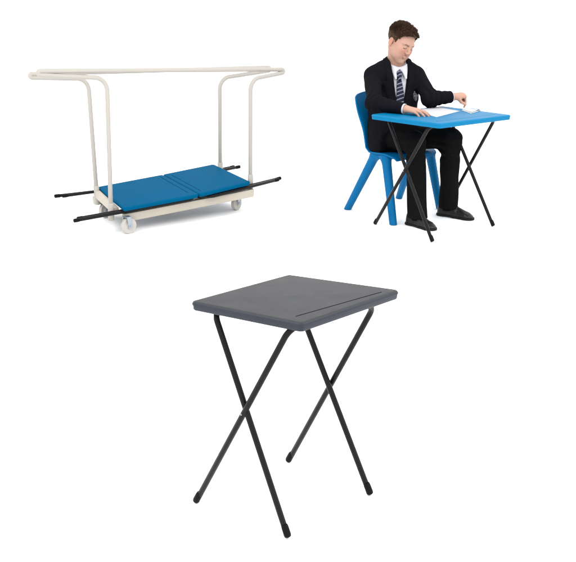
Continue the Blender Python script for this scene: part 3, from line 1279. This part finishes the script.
def sleeve(P, sh_, el_, wr_, sd):
    ax = (wr_ - el_) / np.linalg.norm(wr_ - el_)
    d = rcone(P, sh_, el_, 0.060, 0.050)
    d = smin(d, rcone(P, el_, wr_ - ax * 0.008, 0.050, 0.039), 0.035)
    # folds round the elbow
    t = (P - el_) @ ax
    near = np.exp(-(np.linalg.norm(P - el_, axis=1) / 0.10) ** 2)
    d = d + near * 0.0060 * np.sin(t * 150 + 2.2 * wob(P, 22, sd)) + 0.0042 * wob(P, 34, sd + 1)
    return smax(d, (P - wr_) @ ax + 0.012, 0.004)


def blazer_sdf(P):
    fwd, lat, z = tcoord(P)
    g = 0.012
    d = blazer_base(P, g)
    d = d + 0.0030 * wob(P, 34, 3) + 0.0015 * wob(P, 80, 2)
    for s in (1,):
        # lapels: raised bands either side of the opening
        wv = np.interp(z, [0.70, 0.76, 0.98, 1.02], [0.012, 0.024, 0.062, 0.060])
        lapw = np.interp(z, [0.70, 0.78, 0.90, 0.935, 0.945, 1.02], [0.012, 0.040, 0.062, 0.070, 0.044, 0.040])
        band = np.abs(np.abs(lat) - wv - lapw / 2) - lapw / 2
        lap = smax(d - 0.0105, np.where(fwd > -0.02, band, 0.05), 0.0015)
        d = np.minimum(d, lap)
    # arm holes joined
    for sh_, el_, wr_, sd in ((SHR, ELR, WRR, 0), (SHL, ELL, WRL, 2)):
        d = smin(d, sleeve(P, sh_, el_, wr_, sd), 0.025)
    # opening at the front
    wv = np.interp(z, [0.62, 0.70, 0.76, 0.98, 1.03], [0.002, 0.005, 0.020, 0.053, 0.057])
    inner = torso(P, 0.004)
    op = np.maximum(np.abs(lat) - wv, np.where(fwd > 0.0, -1, 1) * 1.0)
    op = np.where(fwd > -0.005, np.abs(lat) - wv, 0.05)
    op = np.maximum(op, -inner - 0.0) if False else op
    op = np.maximum(op, 0.66 - z)
    d = smax(d, -op, 0.004)
    # neck hole
    q_ = P - NB
    hgt = q_ @ NA
    rr = np.linalg.norm(q_ - hgt[:, None] * NA, axis=1)
    # turned collar standing round the back of the neck
    top_ = np.interp(fwd, [-0.10, -0.02, 0.03, 0.07], [0.016, 0.010, -0.012, -0.05])
    cr_ = 0.0745 + 0.5 * np.maximum(top_ - hgt, 0)
    ring_ = np.maximum(np.abs(rr - cr_) - 0.0065, np.maximum(hgt - top_, -0.05 - hgt))
    d = smin(d, np.where(fwd < 0.075, ring_, 0.05), 0.012)
    d = smax(d, -np.maximum(rr - 0.0675, -0.03 - hgt), 0.004)
    # hem, longer behind
    hem = 0.459 + 0.03 * np.clip((P[:, 0] + 0.45) / 0.1, 0, 1)
    d = smax(d, hem - z, 0.008)
    # open below the last button: fronts fall to the sides of the lap
    lapcut = np.maximum(0.575 - z, -(P[:, 0] + 0.43))
    lapcut = -smax(z - 0.60, -(P[:, 0] + 0.42), 0.02)
    return smax(d, lapcut, 0.01)


me, _ = sdf_mesh(blazer_sdf, (-0.78, -0.40, 0.42), (-0.06, 0.44, 1.09), 0.0042)
blazer = link('blazer', me, M['blazer'], boy)


# crest on the breast pocket (his left): shield with a band, chevron and stars in thread
def chest_sdf(P):
    return blazer_base(P, 0.012) + 0.0030 * wob(P, 34, 3) + 0.0015 * wob(P, 80, 2)


def on_chest(lat, z, off):
    """Point on the blazer front at lateral offset and height, off metres proud; and its frame."""
    lo_, hi_ = 0.0, 0.3
    for _ in range(40):
        m_ = (lo_ + hi_) / 2
        p = T(m_, lat, z)
        if chest_sdf(p[None])[0] < 0:
            lo_ = m_
        else:
            hi_ = m_
    return T(lo_ + off, lat, z)


def patch(outline, off, thick, c_lat, c_z):
    V, F = [], []
    n = len(outline)
    # fan of rings so the patch follows the chest
    for lay in (0, 1):
        for k in (0.0, 0.5, 1.0):
            for x, y in outline:
                p = on_chest(c_lat + x * k, c_z + y * k, off + lay * thick)
                V.append(p)
    for lay in (0, 1):
        o_ = lay * 3 * n
        for r_ in range(2):
            for k in range(n):
                a, b = o_ + r_ * n + k, o_ + r_ * n + (k + 1) % n
                qd = (a, b, b + n, a + n)
                F.append(qd if lay else qd[::-1])
    for k in range(n):
        a, b = 2 * n + k, 2 * n + (k + 1) % n
        F.append((a, b, b + 3 * n, a + 3 * n))
    return V, F


shield = [(-0.026, 0.034), (-0.012, 0.036), (0, 0.034), (0.012, 0.036), (0.026, 0.034), (0.026, 0.010), (0.024, -0.012), (0.016, -0.028), (0, -0.040), (-0.016, -0.028), (-0.024, -0.012), (-0.026, 0.010)]
CL, CZ = 0.120, 0.838
cr = link('crest', mesh_from(*patch(shield, 0.001, 0.002, CL, CZ)), M['crest_cloth'], blazer)
det = []


def small(outl, dx, dz, off):
    return patch([(x, y) for x, y in outl], off, 0.0014, CL + dx, CZ + dz)


def rect(w, h):
    return [(-w, -h), (w, -h), (w, h), (-w, h)]


def star(r):
    return [(math.sin(k * math.pi / 5) * r * (1 if k % 2 == 0 else 0.45), math.cos(k * math.pi / 5) * r * (1 if k % 2 == 0 else 0.45)) for k in range(9, -1, -1)]


det.append(small(rect(0.024, 0.0028), 0, 0.014, 0.0032))
det.append(small(rect(0.0028, 0.022), 0, -0.013, 0.0036))
for dx in (-0.013, 0, 0.013):
    det.append(small(star(0.0065), dx, 0.025, 0.0032))
for dx, dz in ((-0.012, -0.002), (0.012, -0.002)):
    det.append(small(star(0.008), dx, dz, 0.0032))
link('emblem', join_meshes(det), M['crest_thread'], cr)
# breast pocket welt above the crest and a lower button
for lat_, z_ in ((0.012, 0.665),):
    p = on_chest(lat_, z_, 0.0)
    v, f = lathe([(0.0095, 0.0), (0.0100, 0.002), (0.0085, 0.0042), (0.004, 0.0036)], p, TF, 18)
    link('button', mesh_from(v, f), M['button'], blazer)


# --- trousers
def trouser_sdf(P):
    d = ell(P, (-0.500, 0.085, 0.540), (0.120, 0.165, 0.080))
    d = smin(d, ell(P, (-0.470, 0.075, 0.600), (0.118, 0.152, 0.110)), 0.03)
    for hp, kn, an, sd in ((HPR, KNR, ANR, 4), (HPL, KNL, ANL, 6)):
        ax = (an - kn) / np.linalg.norm(an - kn)
        e = rcone(P, hp, kn, 0.086, 0.066)
        lowr = rcone(P, kn, an + ax * 0.02, 0.066, 0.068)
        e = smin(e, lowr, 0.04)
        kd = np.exp(-(np.linalg.norm(P - kn - V3((-0.05, 0, -0.05)), axis=1) / 0.10) ** 2)
        t = (P - kn) @ ax
        e = e + kd * 0.008 * np.sin(t * 110 + 2 * wob(P, 20, sd)) + 0.0050 * wob(P * V3((1, 1, 0.45)), 40, sd)
        # front crease
        fw = V3((0.85, -0.2, 0))
        d = smin(d, e, 0.03)
    d = smax(d, 0.062 - P[:, 2], 0.006)
    return smax(d, P[:, 2] - 0.66, 0.01)


me, _ = sdf_mesh(trouser_sdf, (-0.70, -0.22, 0.03), (0.04, 0.46, 0.70), 0.0045)
link('trousers', me, M['trouser'], boy)


# --- socks
for an, kn in ((ANR, KNR), (ANL, KNL)):
    a0 = Vector(an) + Vector((0, 0, -0.035))
    v, f = tube([a0, Vector(an), Vector(an).lerp(Vector(kn), 0.15), Vector(an).lerp(Vector(kn), 0.3)], 0.040, 20)
    link('sock', mesh_from(v, f), M['trouser'], boy)


# --- shoes
def shoe(heel, toe, side):
    heel, toe = V3(heel), V3(toe)
    d = toe - heel
    L = np.linalg.norm(d)
    d /= L
    s = V3((-d[1], d[0], 0))
    Mx = np.stack([d, s, V3((0, 0, 1))], 1)

    def loc(P):
        q_ = (P - heel) @ Mx
        return q_

    def outline(q_):
        """Distance-like field of the sole outline in plan."""
        a = rcone(q_ * V3((1, 1, 0)), (0.034, 0, 0), (L * 0.45, 0.002 * side, 0), 0.034, 0.035)
        b = rcone(q_ * V3((1, 1, 0)), (L * 0.45, 0.002 * side, 0), (L - 0.052, 0.004 * side, 0), 0.035, 0.044)
        c_ = rcone(q_ * V3((1, 1, 0)), (L - 0.052, 0.004 * side, 0), (L - 0.036, 0.002 * side, 0), 0.044, 0.036)
        return smin(smin(a, b, 0.02), c_, 0.01)

    def upper(P):
        q_ = loc(P)
        o_ = outline(q_)
        hgt = np.interp(q_[:, 0], [0, 0.05, 0.11, 0.15, L * 0.72, L * 0.9, L], [0.088, 0.088, 0.096, 0.088, 0.064, 0.046, 0.034])
        # domed section: narrows with height
        zz = np.clip((q_[:, 2] - 0.016) / np.maximum(hgt - 0.016, 0.01), 0, 1.3)
        d_ = smax(o_ + 0.004 + 0.030 * zz ** 2.4 * np.interp(q_[:, 0], [0, 0.10, 0.16], [0.3, 0.4, 1]), q_[:, 2] - hgt, 0.018)
        d_ = smax(d_, 0.014 - q_[:, 2], 0.002)
        # apron seam round the vamp
        ap = np.abs(rcone(q_ * V3((1, 1, 0)), (L * 0.55, 0, 0), (L - 0.062, 0.003 * side, 0), 0.030, 0.030))
        d_ = d_ - 0.0022 * np.exp(-(ap / 0.0035) ** 2) * (q_[:, 2] > 0.03)
        # strap
        st = np.abs(q_[:, 0] - L * 0.52) - 0.011
        d_ = np.where(st < 0, d_ - 0.0022, d_)
        return d_ * 0.8

    def sole(P):
        q_ = loc(P)
        o_ = outline(q_) - 0.002
        d_ = smax(o_, q_[:, 2] - 0.0165, 0.003)
        d_ = smax(d_, 0.0008 - q_[:, 2], 0.002)
        arch = ell(q_, (0.105, 0, 0.0), (0.035, 0.1, 0.007))
        return smax(d_, -arch, 0.002)
    lo_ = np.minimum(heel, toe) - V3((0.07, 0.07, 0.01))
    hi_ = np.maximum(heel, toe) + V3((0.07, 0.07, 0.12))
    lo_[2] = -0.012
    a, _ = sdf_mesh(upper, lo_, hi_, 0.0035)
    b, _ = sdf_mesh(sole, lo_, hi_, 0.0035)
    o_ = link('shoe', a, M['shoe'], boy)
    link('sole', b, M['sole'], o_)


shoe((-0.198, -0.075, 0), (0.062, -0.050, 0), -1)
shoe((-0.255, 0.275, 0), (0.018, 0.358, 0), 1)

# ------------------------------------------------------------------ papers on the blue desk


def sheet(name, label, corners, z, thick, curl, mat, frame='boy', cat='paper'):
    cu, cvv = sum(c_[0] for c_ in corners) / 4, sum(c_[1] for c_ in corners) / 4
    t = thing(name, label, cat, frame, (cu, cvv, z))
    n = 14
    V, F = [], []
    A_, B_, C_, D_ = [V3((c_[0], c_[1], 0)) for c_ in corners]
    for lay in (0, 1):
        for i in range(n):
            for j in range(n):
                s, w = i / (n - 1), j / (n - 1)
                p = A_ * (1 - s) * (1 - w) + B_ * s * (1 - w) + C_ * s * w + D_ * (1 - s) * w
                V.append((p[0], p[1], z + 0.0006 + thick * lay + curl(s, w)))
    for lay in (0, 1):
        o_ = lay * n * n
        for i in range(n - 1):
            for j in range(n - 1):
                a = o_ + i * n + j
                qd = (a, a + 1, a + n + 1, a + n)
                F.append(qd if not lay else qd[::-1])
    for k in range(n - 1):
        for a, b in ((k, k + 1), ((n - 1) * n + k + 1, (n - 1) * n + k), ((k + 1) * n, k * n), (k * n + n - 1, (k + 1) * n + n - 1)):
            F.append((a, a + n * n, b + n * n, b))
    return t, mesh_from(V, F)


t, me = sheet('paper_sheet', 'plain white sheet of paper under the boy\'s flat right hand on the blue desk', [(-0.195, -0.055), (0.098, -0.125), (0.000, 0.185), (-0.235, 0.200)], 0.767, 0.0012, lambda s, w: 0.003 * max(0, w - 0.6) ** 2, M['paper'])
link('sheet', sharp(me, 40), M['paper'], t, True)
t, me = sheet('booklet', 'open grey printed booklet with a lifted page, under the boy\'s pointing left finger', [(-0.020, 0.225), (0.118, 0.165), (0.060, 0.330), (-0.085, 0.385)], 0.767, 0.0035, lambda s, w: 0.0, M['paper'], cat='booklet')
link('pages', sharp(me, 40), M['print'], t, True)
_, me = None, None


def page(corners, z, fn, thick=0.001):
    n = 14
    V, F = [], []
    A_, B_, C_, D_ = [V3((c_[0], c_[1], 0)) for c_ in corners]
    for lay in (0, 1):
        for i in range(n):
            for j in range(n):
                s, w = i / (n - 1), j / (n - 1)
                p = A_ * (1 - s) * (1 - w) + B_ * s * (1 - w) + C_ * s * w + D_ * (1 - s) * w
                V.append((p[0], p[1], z + thick * lay + fn(s, w)))
    for lay in (0, 1):
        o_ = lay * n * n
        for i in range(n - 1):
            for j in range(n - 1):
                a = o_ + i * n + j
                qd = (a, a + 1, a + n + 1, a + n)
                F.append(qd if not lay else qd[::-1])
    for k in range(n - 1):
        for a, b in ((k, k + 1), ((n - 1) * n + k + 1, (n - 1) * n + k), ((k + 1) * n, k * n), (k * n + n - 1, (k + 1) * n + n - 1)):
            F.append((a, a + n * n, b + n * n, b))
    return mesh_from(V, F)


me = page([(-0.030, 0.242), (0.104, 0.186), (0.052, 0.334), (-0.086, 0.388)], 0.7722, lambda s, w: 0.0012 + 0.010 * w ** 2)
link('lifted_page', sharp(me, 40), M['print'], t, True)
